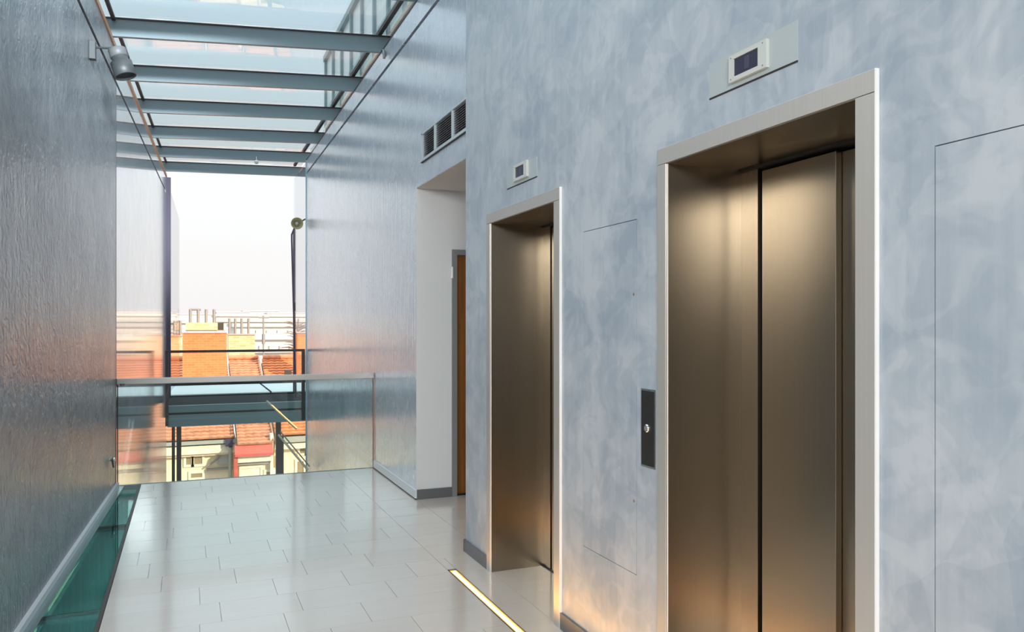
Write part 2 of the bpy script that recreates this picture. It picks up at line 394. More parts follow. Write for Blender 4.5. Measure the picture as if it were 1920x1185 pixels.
# alcove floor and lift thresholds
for y0, y1 in ((4.95, 5.35), (5.35, 5.75), (5.75, 6.15), (6.15, 6.555)):
    tile(XRF, 2.25, y0, y1); tile(2.25, 2.85, y0, y1)
for y0 in (1.63, 3.54): tile(XR, 2.055, y0, y0 + 0.46); tile(XR, 2.055, y0 + 0.46, y0 + 0.915)
tile(XS0, XS1, 4.587, 4.825)
# plain paving of the lobby behind the camera
struct(MB().box(-5.2, -0.42, -5.2, 2.70, -0.0125, 0).box(-0.40, XS0, -5.2, 2.42, -0.0125, 0).box(XS1, XR, -5.2, 2.42, -0.0125, 0).box(XS0, XS1, -5.2, 0.8, -0.0125, 0).build('floor_lobby', M['tile']))
# steel angle along the left edge of the floor, slab edge
struct(MB().box(-0.422, -0.402, 2.72, YB, -0.32, 0.001).build('trim_1', M['dark_steel']), 'dark steel angle along the floor edge')
struct(MB().box(-0.60, XRF, YB - 0.002, YB + 0.05, -0.32, 0.000).build('trim_2', M['base_metal']), 'thin steel edge under the balustrade')

# warm strip of light sunk in the floor
st = thing('floor_light_strip', (1.5125, 2.7, 0), 'glowing warm white strip light sunk flush in the stone floor before the lifts', 'floor light')
MB().box(XS0 + .002, XS0 + .007, .8, 4.585, -0.0125, 0.001).box(XS1 - .007, XS1 - .002, .8, 4.585, -0.0125, 0.001).box(XS0 + .002, XS1 - .002, 4.565, 4.585, -0.0125, 0.001).build('channel', M['base_metal'], st)
MB().box(XS0 + .016, XS1 - .016, .8, 4.553, -0.012, -0.002).build('diffuser', M['strip'], st)
MB().box(XS0 + .007, XS0 + .016, .8, 4.565, -0.012, -0.002).box(XS1 - .016, XS1 - .007, .8, 4.565, -0.012, -0.002).box(XS0 + .016, XS1 - .016, 4.553, 4.565, -0.012, -0.002).build('edge_glow', M['strip_edge_glow'], st, 'amber glow along the sides of the strip')

# glass floor strip along the left wall, over a pit
pit = struct(MB().box(-1.2, -0.422, 2.70, YB, -0.75, -0.70).box(-1.2, -0.422, 2.66, 2.70, -0.75, -0.30)
             .prism([lw(2.7, -.3, -.70), lw(YB, -.3, -.70), lw(YB, 0.06, -.70), lw(2.7, 0.06, -.70)], Vector((0, 0, .62)))
             .box(-0.75, -0.422, YB, YB + 0.03, -0.75, -0.03).build('trim_3', M['pit']), 'concrete pit below the glass floor')
struct(MB().prism([lw(2.72, .024, -.02), lw(8.19, .024, -.02), lw(8.19, .068, -.02), lw(2.72, .068, -.02)], Vector((0, 0, .02))).build('trim_16', M['ledge']), 'satin metal ledge between the left wall and the glass floor')
for k, (a, b) in enumerate(((6.597, 8.19), (4.665, 6.583), (2.73, 4.651))):
    g = thing('glass_floor_panel', (-0.5, (a + b) / 2, 0), ('green glass floor panel at the far end by the balustrade', 'long middle green glass floor panel beside the left wall', 'green glass floor panel nearest the camera at bottom left')[k], 'glass floor', 'glass floor panels')
    MB().prism([lw(a, .07, -.022), lw(b, .07, -.022), Vector((-.424, b, -.022)), Vector((-.424, a, -.022))], Vector((0, 0, .022))).build('pane', M['glass_floor'], g)
    MB().prism([lw(a - .012, .07, -.022), lw(a - .002, .07, -.022), Vector((-.424, a - .002, -.022)), Vector((-.424, a - .012, -.022))], Vector((0, 0, .021))).build('seal', M['dark_seal'], g)

# ------------------------------------------------------------------ left wall
def lpoly(y0, y1, z0, z1, off=0.0, th=0.3, zf0=None, zf1=None):
    """prism on the left wall; z1/zf1 may be functions of y"""
    f = lambda z, y: z(y) if callable(z) else z
    return [lw(y0, off, f(z0, y0)), lw(y1, off, f(z0, y1)), lw(y1, off, f(z1, y1)), lw(y0, off, f(z1, y0))], -LN * th
def lwall(mb, y0, y1, z0, z1, off=0.0, th=0.3): p, o = lpoly(y0, y1, z0, z1, off, th); return mb.prism(p, o)
gk = lambda y: zk(y) - 0.02
gk2 = lambda y: zk(y) + 0.02
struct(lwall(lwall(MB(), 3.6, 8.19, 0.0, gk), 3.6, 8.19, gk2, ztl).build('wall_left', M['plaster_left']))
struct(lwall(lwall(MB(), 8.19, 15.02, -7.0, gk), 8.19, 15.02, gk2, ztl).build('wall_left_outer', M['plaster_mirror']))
struct(lwall(lwall(MB(), 3.6, 15.02, gk, gk2, -0.025, 0.25), 8.186, 8.194, 0, gk, 0.001, .02).build('trim_4', M['dark_seal']), 'dark shadow groove along the left wall')
struct(lwall(MB(), 2.72, 8.19, 0.0, 0.035, 0.024, .03).build('baseboard_left', M['base_light']))
struct(lwall(MB(), 3.6, 15.02, ztl, lambda y: ztl(y) + .045, 0.012, .12).build('trim_5', M['copper']), 'brown skylight edge profile along the left wall')
struct(lwall(MB(), 3.6, 15.02, lambda y: ztl(y) + .195, lambda y: ztl(y) + .222, 0.03, .03).build('trim_6', M['dark_seal']), 'dark glazing bar along the left skylight edge')

# ------------------------------------------------------------------ right walls
def ybox(mb, x0, x1, y0, y1, z0, z1):
    f = lambda z, y: z(y) if callable(z) else z
    return mb.prism([(x0, y0, f(z0, y0)), (x0, y1, f(z0, y1)), (x0, y1, f(z1, y1)), (x0, y0, f(z1, y0))], Vector((x1 - x0, 0, 0)))
E1 = (1.556, 2.608); E2 = (3.478, 4.50); ZE = 2.197; FW = 0.062
P1 = (2.780, 3.245, 0.472, 1.945); P2 = (0.45, 1.382, 0.09, 1.949)
wr = MB(); TH = 0.13
def wseg(y0, y1, z0, z1): ybox(wr, XR, XR + TH, y0, y1, z0, z1)
g4 = 0.003
wseg(-5.2, P2[0] - g4, 0, ztr); wseg(P2[0] - g4, P2[1] + g4, P2[3] + g4, ztr); wseg(P2[0] - g4, P2[1] + g4, 0, P2[2] - g4); wseg(P2[1] + g4, E1[0] + .01, 0, ztr)
wseg(E1[0] + .01, E1[1] - .01, ZE - .01, ztr)
wseg(E1[1] - .01, P1[0] - g4, 0, ztr); wseg(P1[0] - g4, P1[1] + g4, P1[3] + g4, ztr); wseg(P1[0] - g4, P1[1] + g4, 0, P1[2] - g4); wseg(P1[1] + g4, E2[0] + .01, 0, ztr)
wseg(E2[0] + .01, E2[1] - .01, ZE - .01, ztr)
wseg(E2[1] - .01, 4.92, 0, ztr)
struct(wr.build('wall_right', M['plaster']))
struct(MB().box(XR + TH, XR + TH + .02, P1[0] - .03, P1[1] + .03, P1[2] - .03, P1[3] + .03).box(XR + TH, XR + TH + .02, P2[0] - .03, P2[1] + .03, P2[2] - .03, P2[3] + .03).build('trim_7', M['black']), 'dark backing behind the access panels')
# body of the lift core behind the wall (keeps daylight out of the shafts)
struct(MB().box(2.40, 2.60, -5.2, 4.90, -0.3, 4.30).box(1.87, 2.6, -5.2, 4.90, 4.05, 4.30).box(XR + TH, 3.3, 4.86, 4.92, -0.3, 4.30).build('wall_core', M['lobby_wall']))
# far right wall with the alcove opening
AY0, AY1, AZ = 4.92, 6.562, 2.707
G = (5.12, 6.384, 2.895, 3.14)
wf = MB()
gg = lambda y: zg(y) - .018
gg2 = lambda y: zg(y) + .018
def fseg(y0, y1, z0, z1, d=0.0): ybox(wf, XRF + d, XRF + .22 + d, y0, y1, z0, z1)
fseg(AY0, G[0], AZ, gg); fseg(G[0], G[1], AZ, G[2]); fseg(G[0], G[1], G[3], gg); fseg(G[1], AY1, AZ, gg)
fseg(AY1 + .004, YB, 0, gg); fseg(AY0, 13.28, gg2, ztr)
struct(wf.build('wall_right_far', M['plaster_far']))
wf = MB(); fseg(YB, 13.28, -7, gg)
struct(wf.build('wall_right_outer', M['plaster_far']))
struct(ybox(MB(), XRF + .025, XRF + .2, AY0, 13.28, gg, gg2).build('trim_8', M['dark_seal']), 'dark shadow groove along the right wall')
struct(ybox(MB(), XRF - .004, XRF + .05, 4.92, 13.28, ztr, lambda y: ztr(y) + .012).build('trim_9', M['dark_seal']), 'dark line along the top of the right wall')
# baseboards
struct(MB().box(XR - .012, XR, E2[1] + .002, 4.93, 0, .08).box(XR - .012, XR, 2.612, E2[0] - .002, 0, .08).box(XR - .012, XR, -5, E1[0] - .002, 0, .08).box(XR - .012, XRF, 4.92, 4.93, 0, .08).build('baseboard_right', M['base_metal']))
struct(MB().box(XRF - .014, XRF, AY1 - .012, YB - .01, .012, .085).build('baseboard_far_right', M['base_light']))
struct(MB().box(XRF - .008, XRF, AY1 - .012, YB - .01, 0, .012).build('trim_10', M['dark_seal']), 'dark joint under the far baseboard')
# alcove
DX0 = 2.165
al = MB()
al.box(XRF + .0005, DX0, AY1, AY1 + .2, 0, AZ + .3).box(DX0, 3.2, AY1, AY1 + .2, 2.185, AZ + .3).box(3.14, 3.2, AY1, AY1 + .2, 0, 2.185)
struct(al.build('wall_alcove', M['white_wall']))
struct(MB().box(3.2, 3.3, 4.92, AY1 + .2, 0, AZ + .3).build('wall_alcove_side', M['white_wall']))
struct(MB().box(XRF + .22, 3.3, 4.92, AY1, AZ, AZ + .1).box(XRF + .003, XRF + .22, 4.93, AY1, AZ - .003, AZ).build('ceiling_alcove', M['ceil_paint']))
struct(MB().box(XRF + .006, DX0, AY1 - .014, AY1, 0, .085).build('baseboard_alcove', M['base_metal']))
d1 = MB().box(DX0 + .045, 3.095, AY1 + .03, AY1 + .07, .012, 2.135).build('door_1', M['wood']); struct(d1, 'orange brown wooden door in a grey frame inside the alcove')
MB().box(DX0, DX0 + .045, AY1 - .02, AY1 + .1, 0, 2.185).box(3.095, 3.14, AY1 - .02, AY1 + .1, 0, 2.185).box(DX0 + .045, 3.095, AY1 - .02, AY1 + .1, 2.138, 2.185).build('door_frame', M['door_frame'], d1)
MB().box(DX0 + .045, 3.095, AY1, AY1 + .028, 0, .014).build('threshold', M['black'], d1)
MB().lathe([(.011, 0), (.011, .10)], (DX0 - .004, AY1 - .024, 1.93), (0, 0, 1), 12).build('hinge', M['steel_edge'], d1)
dl = thing('alcove_downlight', (2.16, 5.62, AZ), 'round recessed downlight in the beige alcove ceiling', 'downlight')
MB().lathe([(.045, 0), (.10, 0), (.105, -.02), (.095, -.028), (.05, -.02), (.045, 0)], (2.16, 5.62, AZ - .003), (0, 0, 1), 24, False).build('rim', M['door_frame'], dl)
MB().lathe([(.05, -.014), (.05, -.002)], (2.16, 5.62, AZ - .003), (0, 0, 1), 24).build('lens', M['plastic'], dl)

# ventilation grille above the alcove
gr = thing('ventilation_grille', (XRF, (G[0] + G[1]) / 2, G[2]), 'dark louvred ventilation grille in three bays above the alcove', 'vent')
fm = MB(); ft = .014
fm.box(XRF - .012, XRF + .1, G[0], G[1], G[2], G[2] + .022).box(XRF - .006, XRF + .1, G[0], G[1], G[3] - ft, G[3]).box(XRF - .006, XRF + .1, G[1] - .012, G[1], G[2], G[3])
fm.build('frame', M['louvre_frame'], gr)
ycuts = [G[0], 5.565, 6.012, G[1] - .012]
for q in (5.565, 6.012): MB().box(XRF - .006, XRF + .1, q - .010, q + .010, G[2] + .02, G[3] - .012).build('mullion', M['louvre_frame'], gr)
MB().box(XRF + .10, XRF + .12, G[0], G[1], G[2], G[3]).build('backing', M['black'], gr)
MB().box(XRF - .012, XRF + .02, G[0], G[1], G[2] - .008, G[2]).build('lower_joint', M['dark_seal'], gr)
sl0 = None
for a, b in zip(ycuts, ycuts[1:]):
    a += .02; b -= .02; n = 11
    for k in range(n):
        z = G[2] + .03 + (G[3] - G[2] - .05) * (k + .5) / n
        MB().prism([(XRF + .004, a, z), (XRF + .004, b, z), (XRF + .03, b, z + .014), (XRF + .03, a, z + .014)], Vector((0.001, 0, -.003))).build('slat', M['louvre'], gr)
    vb = MB()
    for k in range(1, 9): vb.box(XRF + .032, XRF + .04, a + (b - a) * k / 9 - .003, a + (b - a) * k / 9 + .003, G[2] + .02, G[3] - .012)
    vb.build('upright_bars', M['louvre'], gr)['kind'] = 'stuff'

# ------------------------------------------------------------------ lifts
def lift(Y0, Y1, label):
    XF = XR - .012; XD = 2.055; zi = ZE - FW
    t = thing('elevator', (XR, (Y0 + Y1) / 2, 0), label, 'elevator', 'elevator entrances')
    MB().box(XF, XR + .10, Y0, Y1, zi, ZE).build('header', M['steel_frame'], t, bevel=.0012)
    MB().box(XF, XR + .10, Y0, Y0 + .068, 0, zi - .002).build('jamb_face', M['steel_frame'], t, bevel=.0012)
    MB().box(XF, XR + .10, Y1 - .058, Y1, 0, zi - .002).build('jamb_face', M['steel_frame'], t, bevel=.0012)
    MB().box(XF - .001, XF + .012, Y0 - .003, Y0 + .001, 0, ZE).build('edge_gleam', M['steel_edge'], t)
    a, b = Y0 + .068, Y1 - .062
    MB().box(XF + .004, XD + .05, b, b + .02, 0, zi - .003).build('reveal', M['steel'], t, bevel=.001)
    MB().box(XF + .004, XD, a - .02, a, 0, zi - .003).build('reveal', M['steel'], t, bevel=.001)
    MB().box(XF + .004, XD + .06, a, b, zi - .004, zi + .02).build('soffit', M['steel'], t)
    MB().box(XF + .004, XF + .008, b - .003, b, 0, zi).build('edge_gleam', M['steel_edge'], t)
    # doors: narrow return panel, black gap, two sliding leaves, one behind the other
    MB().box(XD + .015, XD + .05, b - .098, b, .0, zi - .008).build('return_panel', M['steel'], t)
    MB().box(XD + .10, XD + .12, a, b, 0, zi + .02).build('shaft_seal', M['black'], t)
    MB().box(XD + .015, XD + .042, a + .425, b - .122, .006, zi - .026).build('door_leaf', M['steel'], t, bevel=.002)
    MB().box(XD + .0435, XD + .075, a, a + .47, .006, zi - .026).build('door_leaf', M['steel'], t, bevel=.002)
    MB().box(XD + .02, XD + .1, a, b, -.012, .003).build('sill', M['base_metal'], t)
    MB().box(XD, XD + .10, a, b, zi - .012, zi - .004).build('door_track', M['black'], t)
lift(E1[0], E1[1], 'large near brushed steel elevator with closed sliding doors, right of the call panel')
lift(E2[0], E2[1], 'smaller looking far brushed steel elevator entrance beside the alcove')

# floor displays over the lifts
def display(py0, py1, pz0, pz1, dy0, dy1, dz0, dz1, label, plabel):
    p = MB().box(XR - .002, XR + .01, py0, py1, pz0, pz1).build('display_backplate', M['plate'])
    tag(p, plabel, 'wall plate', 'display backplates')
    MB().box(XR - .0022, XR, py0, py1, pz0 - .006, pz0 - .0005).build('lower_joint', M['dark_seal'], p)
    t = thing('floor_display', (XR, (dy0 + dy1) / 2, dz0), label, 'display', 'floor displays')
    x0 = XR - .015; bw = (dy1 - dy0) * .17; bh = (dz1 - dz0) * .17
    fr = MB().box(x0, XR - .002, dy0, dy0 + bw * 1.25, dz0, dz1).box(x0, XR - .002, dy1 - bw * .8, dy1, dz0, dz1).box(x0, XR - .002, dy0 + bw * 1.25, dy1 - bw * .8, dz0, dz0 + bh).box(x0, XR - .002, dy0 + bw * 1.25, dy1 - bw * .8, dz1 - bh, dz1)
    fr.build('bezel', M['plastic'], t)
    MB().box(x0 + .004, XR - .003, dy0 + bw * 1.25, dy1 - bw * .8, dz0 + bh, dz1 - bh).build('screen', M['screen'], t)
    c = (dy0 + dy1) / 2 + .004
    MB().box(x0 + .003, x0 + .004, c - .012, c + .012, dz0 + bh * 1.6, dz1 - bh * 1.5).build('segment', M['segment'], t)
    for yy in (dy0 + bw * .5, dy1 - bw * .4):
        for zz in (dz0 + bh * .6, dz1 - bh * .6):
            MB().lathe([(.003, 0), (.003, .002)], (x0 + .001, yy, zz), (-1, 0, 0), 8).build('screw', M['button'], t)
display(1.855, 2.289, 2.315, 2.437, 1.98, 2.166, 2.331, 2.422, 'large pale floor display with a dark screen above the near elevator', 'flush grey green wall plate behind the display over the near elevator')
display(3.769, 4.189, 2.304, 2.408, 3.881, 4.069, 2.322, 2.412, 'small looking pale floor display above the far elevator', 'flush grey green wall plate behind the display over the far elevator')

# call panel
cp = thing('call_panel', (XR, 2.685, .94), 'narrow black call panel with one round button left of the near elevator', 'call panel')
MB().box(XR - .004, XR + .004, 2.632, 2.738, .932, 1.249).build('surround', M['steel_light'], cp)
MB().box(XR - .007, XR - .003, 2.639, 2.731, .94, 1.241).build('plate', M['panel_black'], cp)
bt = MB().lathe([(.017, 0), (.017, .006), (.014, .009)], (XR - .006, 2.687, 1.091), (-1, 0, 0), 24).build('button', M['button'], cp)
MB().lathe([(.010, 0), (.009, .001)], (XR - .015, 2.687, 1.091), (-1, 0, 0), 20).build('button_cap', M['door_frame'], bt)
MB().lathe([(.010, 0), (.010, .001)], (XR - .007, 2.687, 1.213), (-1, 0, 0), 20).build('indicator_lamp', M['black'], cp)
# access panels
for (a, b, c, d), lab, scr in ((P1, 'tall flush plaster access panel with two screws between the two elevators', ((2.800, 1.636), (2.798, .774))), (P2, 'large flush plaster door panel right of the near elevator', ())):
    t = thing('access_panel', (XR, (a + b) / 2, c), lab, 'wall panel')
    MB().box(XR - .0005, XR + .02, a, b, c, d).build('panel', M['plaster'], t)
    for yy, zz in scr: MB().lathe([(.006, 0), (.006, .002)], (XR, yy, zz), (-1, 0, 0), 10).build('screw', M['copper'], t)

# ------------------------------------------------------------------ skylight
BY = [2.45, 3.82, 5.19, 6.55, 7.90, 9.29, 10.66, 12.08, 13.45, 14.72]
BW, BH = 0.045, 0.155
def beam_ends(y):
    return lw(y, -.06, ztl(y) + .05), Vector((XRF + .10, y, ztr(y) + .012))
words = ['last beam at the far end over the opening', 'second beam from the far end', 'third beam from the far end', 'fourth beam from the far end', 'beam behind the spot lamp, second from the top', 'topmost beam in the picture']
for i, y in enumerate(BY):
    a, b = beam_ends(y)
    if y > 13.3: b = Vector((XRF + .35, y, ztr(y) + .012))
    t = thing('roof_beam', tuple(a), ('teal grey steel skylight beam, ' + words[9 - i]) if i > 3 else ('nearest', 'second nearest', 'third nearest', 'fourth nearest')[i] + ' teal grey steel skylight beam overhead, above the picture edge', 'beam', 'skylight beams' if i > 3 else 'skylight beams overhead')
    MB().prism([a + Vector((0, -BW / 2, 0)), b + Vector((0, -BW / 2, 0)), b + Vector((0, -BW / 2, BH)), a + Vector((0, -BW / 2, BH))], Vector((0, BW, 0))).build('web', M['beam'], t)
    MB().prism([a + Vector((0, -BW / 2 - .008, BH)), b + Vector((0, -BW / 2 - .008, BH)), b + Vector((0, -BW / 2 - .008, BH + .014)), a + Vector((0, -BW / 2 - .008, BH + .014))], Vector((0, BW + .016, 0))).build('gasket', M['dark_seal'], t)
for i, (y0, y1) in enumerate(zip(BY, BY[1:])):
    a0, b0 = beam_ends(y0); a1, b1 = beam_ends(y1); up = Vector((0, 0, BH + .015))
    t = MB().prism([a0 + up + Vector((0, .004, 0)), b0 + up + Vector((0, .004, 0)), b1 + up - Vector((0, .004, 0)), a1 + up - Vector((0, .004, 0))], Vector((0, 0, .016))).build('skylight_pane', M['glass_roof'])
    tag(t, 'tinted glass skylight pane between ' + ('the last two beams at the far end', 'the third and second last beams', 'the fourth and third last beams', 'the fifth and fourth last beams', 'the two topmost beams in the picture', 'the topmost beam and the picture edge')[8 - i] if i > 2 else ('nearest', 'second nearest', 'third nearest')[i] + ' tinted glass skylight pane overhead behind the picture edge', 'glass pane', 'skylight panes' if i > 2 else 'skylight panes overhead')
# glazing bar and upright glass strip on the right
struct(ybox(MB(), XRF - .03, XRF + .01, 2.0, 14.75, lambda y: ztr(y) + BH + .03, lambda y: ztr(y) + BH + .075).build('trim_11', M['dark_seal']), 'dark glazing bar along the right skylight edge')
struct(ybox(MB(), XRF + .06, XRF + .066, 2.0, 13.28, lambda y: ztr(y) + .012, lambda y: ztr(y) + BH + .02).build('window_1', M['glass_roof']), 'upright glass strip under the right edge of the skylight')
struct(lwall(MB(), 3.6, 15.0, lambda y: ztl(y) + .045, lambda y: ztl(y) + .21, -.07, .006).build('window_2', M['glass_roof']), 'upright glass strip under the left edge of the skylight')
struct(ybox(MB(), XRF + .10, XRF + .13, 4.9, 12.0, lambda y: ztr(y) + BH + .02, lambda y: ztr(y) + BH + .09).build('trim_12', M['copper']), 'copper flashing under the clerestory')
# clerestory above the right wall
cl = thing('clerestory', (1.97, 8, 4.55), 'pale clerestory wall with blue grey upright fins seen through the skylight', 'facade')
MB().box(1.99, 2.3, -2, 12.15, 4.56, 5.58).build('panels', M['frost'], cl)
MB().box(1.94, 2.3, -2, 12.18, 5.58, 5.66).build('coping', M['fin'], cl)
y = 12.15
while y > 1:
    MB().box(1.955, 1.99, y - .03, y + .03, 4.56, 5.60).build('fin', M['fin'], cl); y -= .672
MB().box(1.945, 1.955, -2, 12.15, 4.55, 4.80).build('sill_glass', M['glass_edge_pane'], cl)

# ------------------------------------------------------------------ balustrade
ba = thing('balustrade', (0.6, YB, 0), 'frameless glass balustrade with a flat steel handrail across the floor edge', 'balustrade')
MB().box(xl(YB) + .012, XRF - .012, YB + .012, YB + .027, -.02, .962).build('glass_panel', M['glass_rail'], ba)
MB().box(xl(YB) + .004, XRF - .004, YB - .012, YB + .046, .955, 1.012).build('handrail', M['rail_steel'], ba, bevel=.004)
MB().box(XRF - .012, XRF - .004, YB + .008, YB + .031, 0, .957).build('edge_profile', M['copper'], ba)
MB().box(xl(YB) + .004, xl(YB) + .012, YB + .008, YB + .031, 0, .957).build('edge_profile', M['dark_seal'], ba)
MB().lathe([(.02, 0), (.02, .02)], (xl(YB) + .05, YB - .02, .945), (0, 0, 1), 12).build('bracket', M['base_metal'], ba)

# ------------------------------------------------------------------ wall spot lamp (left)
lb = lw(6.62, 0, 3.56)
lp = thing('wall_spot_lamp', tuple(lb), 'grey cylinder spot lamp on an arm high on the left wall', 'lamp')
MB().obox(lb, LN, LD, Z3, (0, .045), (-.03, .03), (-.05, .09)).build('wall_plate', M['lamp_grey'], lp, bevel=.004)
hd = at(219, 96, 6.55)
MB().tube([lb + LN * .04 + Vector((0, 0, .045)), hd + Vector((0, 0, .02))], .009, 8).build('arm', M['lamp_grey'], lp)
ax = Vector((.30, -.12, -1)).normalized()
MB().lathe([(.005, -.002), (.060, 0), (.064, .006), (.064, .062), (.055, .066)], hd + Vector((0, 0, .015)), ax, 28).build('collar', M['lamp_light'], lp)
MB().lathe([(.058, .060), (.058, .10), (.076, .105), (.078, .215), (.070, .218), (.062, .19), (.004, .185)], hd + Vector((0, 0, .015)), ax, 28).build('lamp_head', M['lamp_grey'], lp)
# small fittings
hk = lw(7.75, 0, .30)
t = thing('wall_hook', tuple(hk), 'small metal fitting low on the left wall near the balustrade', 'hook')
MB().lathe([(.012, 0), (.012, .02), (.02, .024), (.02, .04), (.012, .044)], hk + Vector((0, 0, .02)), LN, 14).build('knob', M['button'], t)
MB().tube([hk + LN * .02 + Vector((0, 0, .01)), hk + LN * .03 + Vector((0, 0, -.05))], .008, 8).build('stem', M['base_metal'], t)
hb = Vector((XRF, 7.66, 4.22))
t = thing('cable_bracket', tuple(hb), 'small grey bracket high on the right wall below the topmost beam', 'bracket')
MB().tube([hb + Vector((-.01, .05, .03)), hb + Vector((-.03, 0, .04)), hb + Vector((-.03, -.03, 0)), hb + Vector((-.03, -.03, -.05))], .014, 8).build('hook', M['base_metal'], t)
MB().box(XRF - .012, XRF, 7.69, 7.73, 4.22, 4.27).build('plate', M['base_metal'], t)
sp = at(481, 304, 13.38)
t = thing('roof_sensor', tuple(sp), 'tiny white round sensor under the far skylight beams', 'sensor')
MB().lathe([(.004, .035), (.025, .03), (.036, .005), (.03, -.02), (.004, -.034)], sp, (0, 0, 1), 16).build('dome', M['plastic'], t)
MB().tube([sp + Vector((0, .02, .03)), sp + Vector((0, .05, .10))], .006, 6).build('stem', M['plastic'], t)

# ------------------------------------------------------------------ far end: posts, panes, bridge, railing
p = lw(15.06, .03, 0)
t = struct(MB().box(p.x - .04, p.x + .04, 15.02, 15.10, -.1, ztl(15) + .0).build('trim_13', M['purple_steel']), 'dark steel post at the end of the left wall')
struct(MB().box(XRF - .012, XRF + .22, 13.28, 13.32, -7, 4.28).build('trim_14', M['blue_trim']), 'pale blue edge trim at the end of the right wall')
struct(MB().box(XRF + .02, XRF + .06, 15.18, 15.25, 0, 3.35).build('trim_15', M['purple_steel']), 'dark steel post of the right outer pane')
struct(MB().box(XRF + .03, XRF + .045, 13.32, 15.18, .3, 4.3).build('window_3', M['glass_pane']), 'clear outer glass pane beyond the right wall')
struct(MB().prism([lw(15.1, .01, .3), lw(18.9, .01, .3), lw(18.9, .01, 3.9), lw(15.1, .01, 4.05)], LN * .012).build('window_4', M['glass_pane']), 'clear outer glass pane beyond the left wall')
# horn loudspeaker
hc = at(557, 419, 13.42)
t = thing('horn_speaker', tuple(hc), 'round olive horn loudspeaker on a bent tube by the right wall end', 'loudspeaker')
MB().lathe([(.03, .16), (.035, .10), (.06, .05), (.095, .0), (.10, -.012), (.092, -.012), (.06, .03), (.03, .07), (.01, .075)], hc, (0.1, 1, 0), 24).build('horn', M['horn'], t)
MB().lathe([(.008, -.02), (.03, .0), (.032, .05)], hc + Vector((0, .02, 0)), (.1, 1, 0), 16).build('driver', M['plastic'], t)
MB().tube([hc + Vector((0, .12, 0)), Vector((XRF + .0, 13.40, hc.z + .08))], .012, 8).build('bracket', M['purple_steel'], t)
tp = at(547, 440, 13.5)
MB().tube([hc + Vector((-.02, .08, -.03)), tp, tp + Vector((.0, 0, -.1)), at(555, 745, 13.5)], .014, 8).build('mast', M['purple_steel'], t)
q = at(552.3, 575, 13.5)
t = thing('junction_box', tuple(q), 'small dark box on a thin cable beside the right glass pane', 'box')
MB().box(q.x - .014, q.x + .014, q.y - .02, q.y + .02, q.z - .07, q.z + .07).build('body', M['dark_steel'], t, bevel=.003)
MB().tube([q + Vector((.01, 0, .12)), q + Vector((.018, 0, -1.45))], .005, 6).build('cable', M['copper'], t)

YR = 13.40
br = thing('footbridge', (.75, YR, .15), 'teal steel footbridge with a dark deck across the far end', 'footbridge')
xa, xb = at(314, 780, YR).x, 1.86
z0, z1 = -.085, .25
MB().box(xa, xb, YR + .03, YR + .10, .14, z1).build('upper_fascia', M['teal'], br)
MB().box(xa, xb, YR + .06, YR + .10, .105, .14).build('fascia_joint', M['dark_steel'], br)
MB().box(xa, xb, YR + .03, YR + .10, z0, .105).build('lower_fascia', M['teal'], br)
MB().box(xa, xb + .1, YR + .10, 15.1, .22, .25).build('deck', M['bitumen'], br)
MB().prism([(xa, 15.1, .15), (xb + .3, 15.1, .15), (xb + .3, 15.1, .27), (xa, 15.1, .27)], Vector((0, .05, 0))).build('rear_upstand', M['bitumen'], br)
for (u0, u1) in ((322, 328), (331, 340), (517.5, 527)):
    a, b = at(u0, 850, YR + .12).x, at(u1, 850, YR + .12).x
    MB().box(a, b, YR + .12, YR + .12 + (b - a), -9, .10).build('column', M['dark_steel'], br)
a, b = at(523, 850, YR + .9).x, at(532, 850, YR + .9).x
MB().box(a, b, YR + .9, YR + 1.0, -9, -.45).build('column', M['dark_steel'], br)
# railing
rl = thing('railing', (.75, YR, .0), 'thin dark steel guard railing in front of the footbridge', 'railing')
zt = 1.095
for u in ((310, 316), (565.5, 571.5)):
    a, b = at(u[0], 700, YR).x, at(u[1], 700, YR).x
    MB().box(a, b, YR - .03, YR + .025, -.06, zt).build('post', M['dark_steel'], rl)
xa2, xb2 = at(310, 700, YR).x, at(571.5, 700, YR).x
MB().box(xa2, xb2, YR - .02, YR + .02, zt - .005, zt + .035).build('top_rail', M['dark_steel'], rl)
# neighbouring roof strip just behind the bridge
ns = thing('sheet_roof', (.8, 17, .2), 'pale sheet metal roof strip behind the footbridge', 'roof')
MB().prism([(-1.2, 15.3, .225), (3.2, 15.3, .225), (3.2, 17.6, .225), (-1.2, 17.6, .225)], Vector((0, 0, .05))).build('sheet', M['pale_sheet'], ns)
MB().box(-1.2, 3.2, 17.6, 17.8, .1, .36).build('gutter', M['bitumen'], ns)
for x in (1.45, 2.6): MB().box(x, x + .03, 15.3, 17.6, .24, .285).build('seam', M['bitumen'], ns)
# two inclined pale tubes
for k, (p0, p1, lab) in enumerate((((500, 752), (556, 804), 'upper pale inclined tube in front of the footbridge'), ((522, 815), (577, 881), 'lower pale inclined tube below the footbridge'))):
    a, b = at(*p0, 12.9), at(*p1, 12.6)
    t = thing('stair_tube', tuple(a), lab, 'tube', 'inclined tubes')
    MB().tube([a, b], .018, 8).build('tube', M['rope'], t)
    if k: MB().tube([a + Vector((.03, .0, .05)), b + Vector((.03, 0, .05))], .010, 8).build('cable', M['pipe'], t)

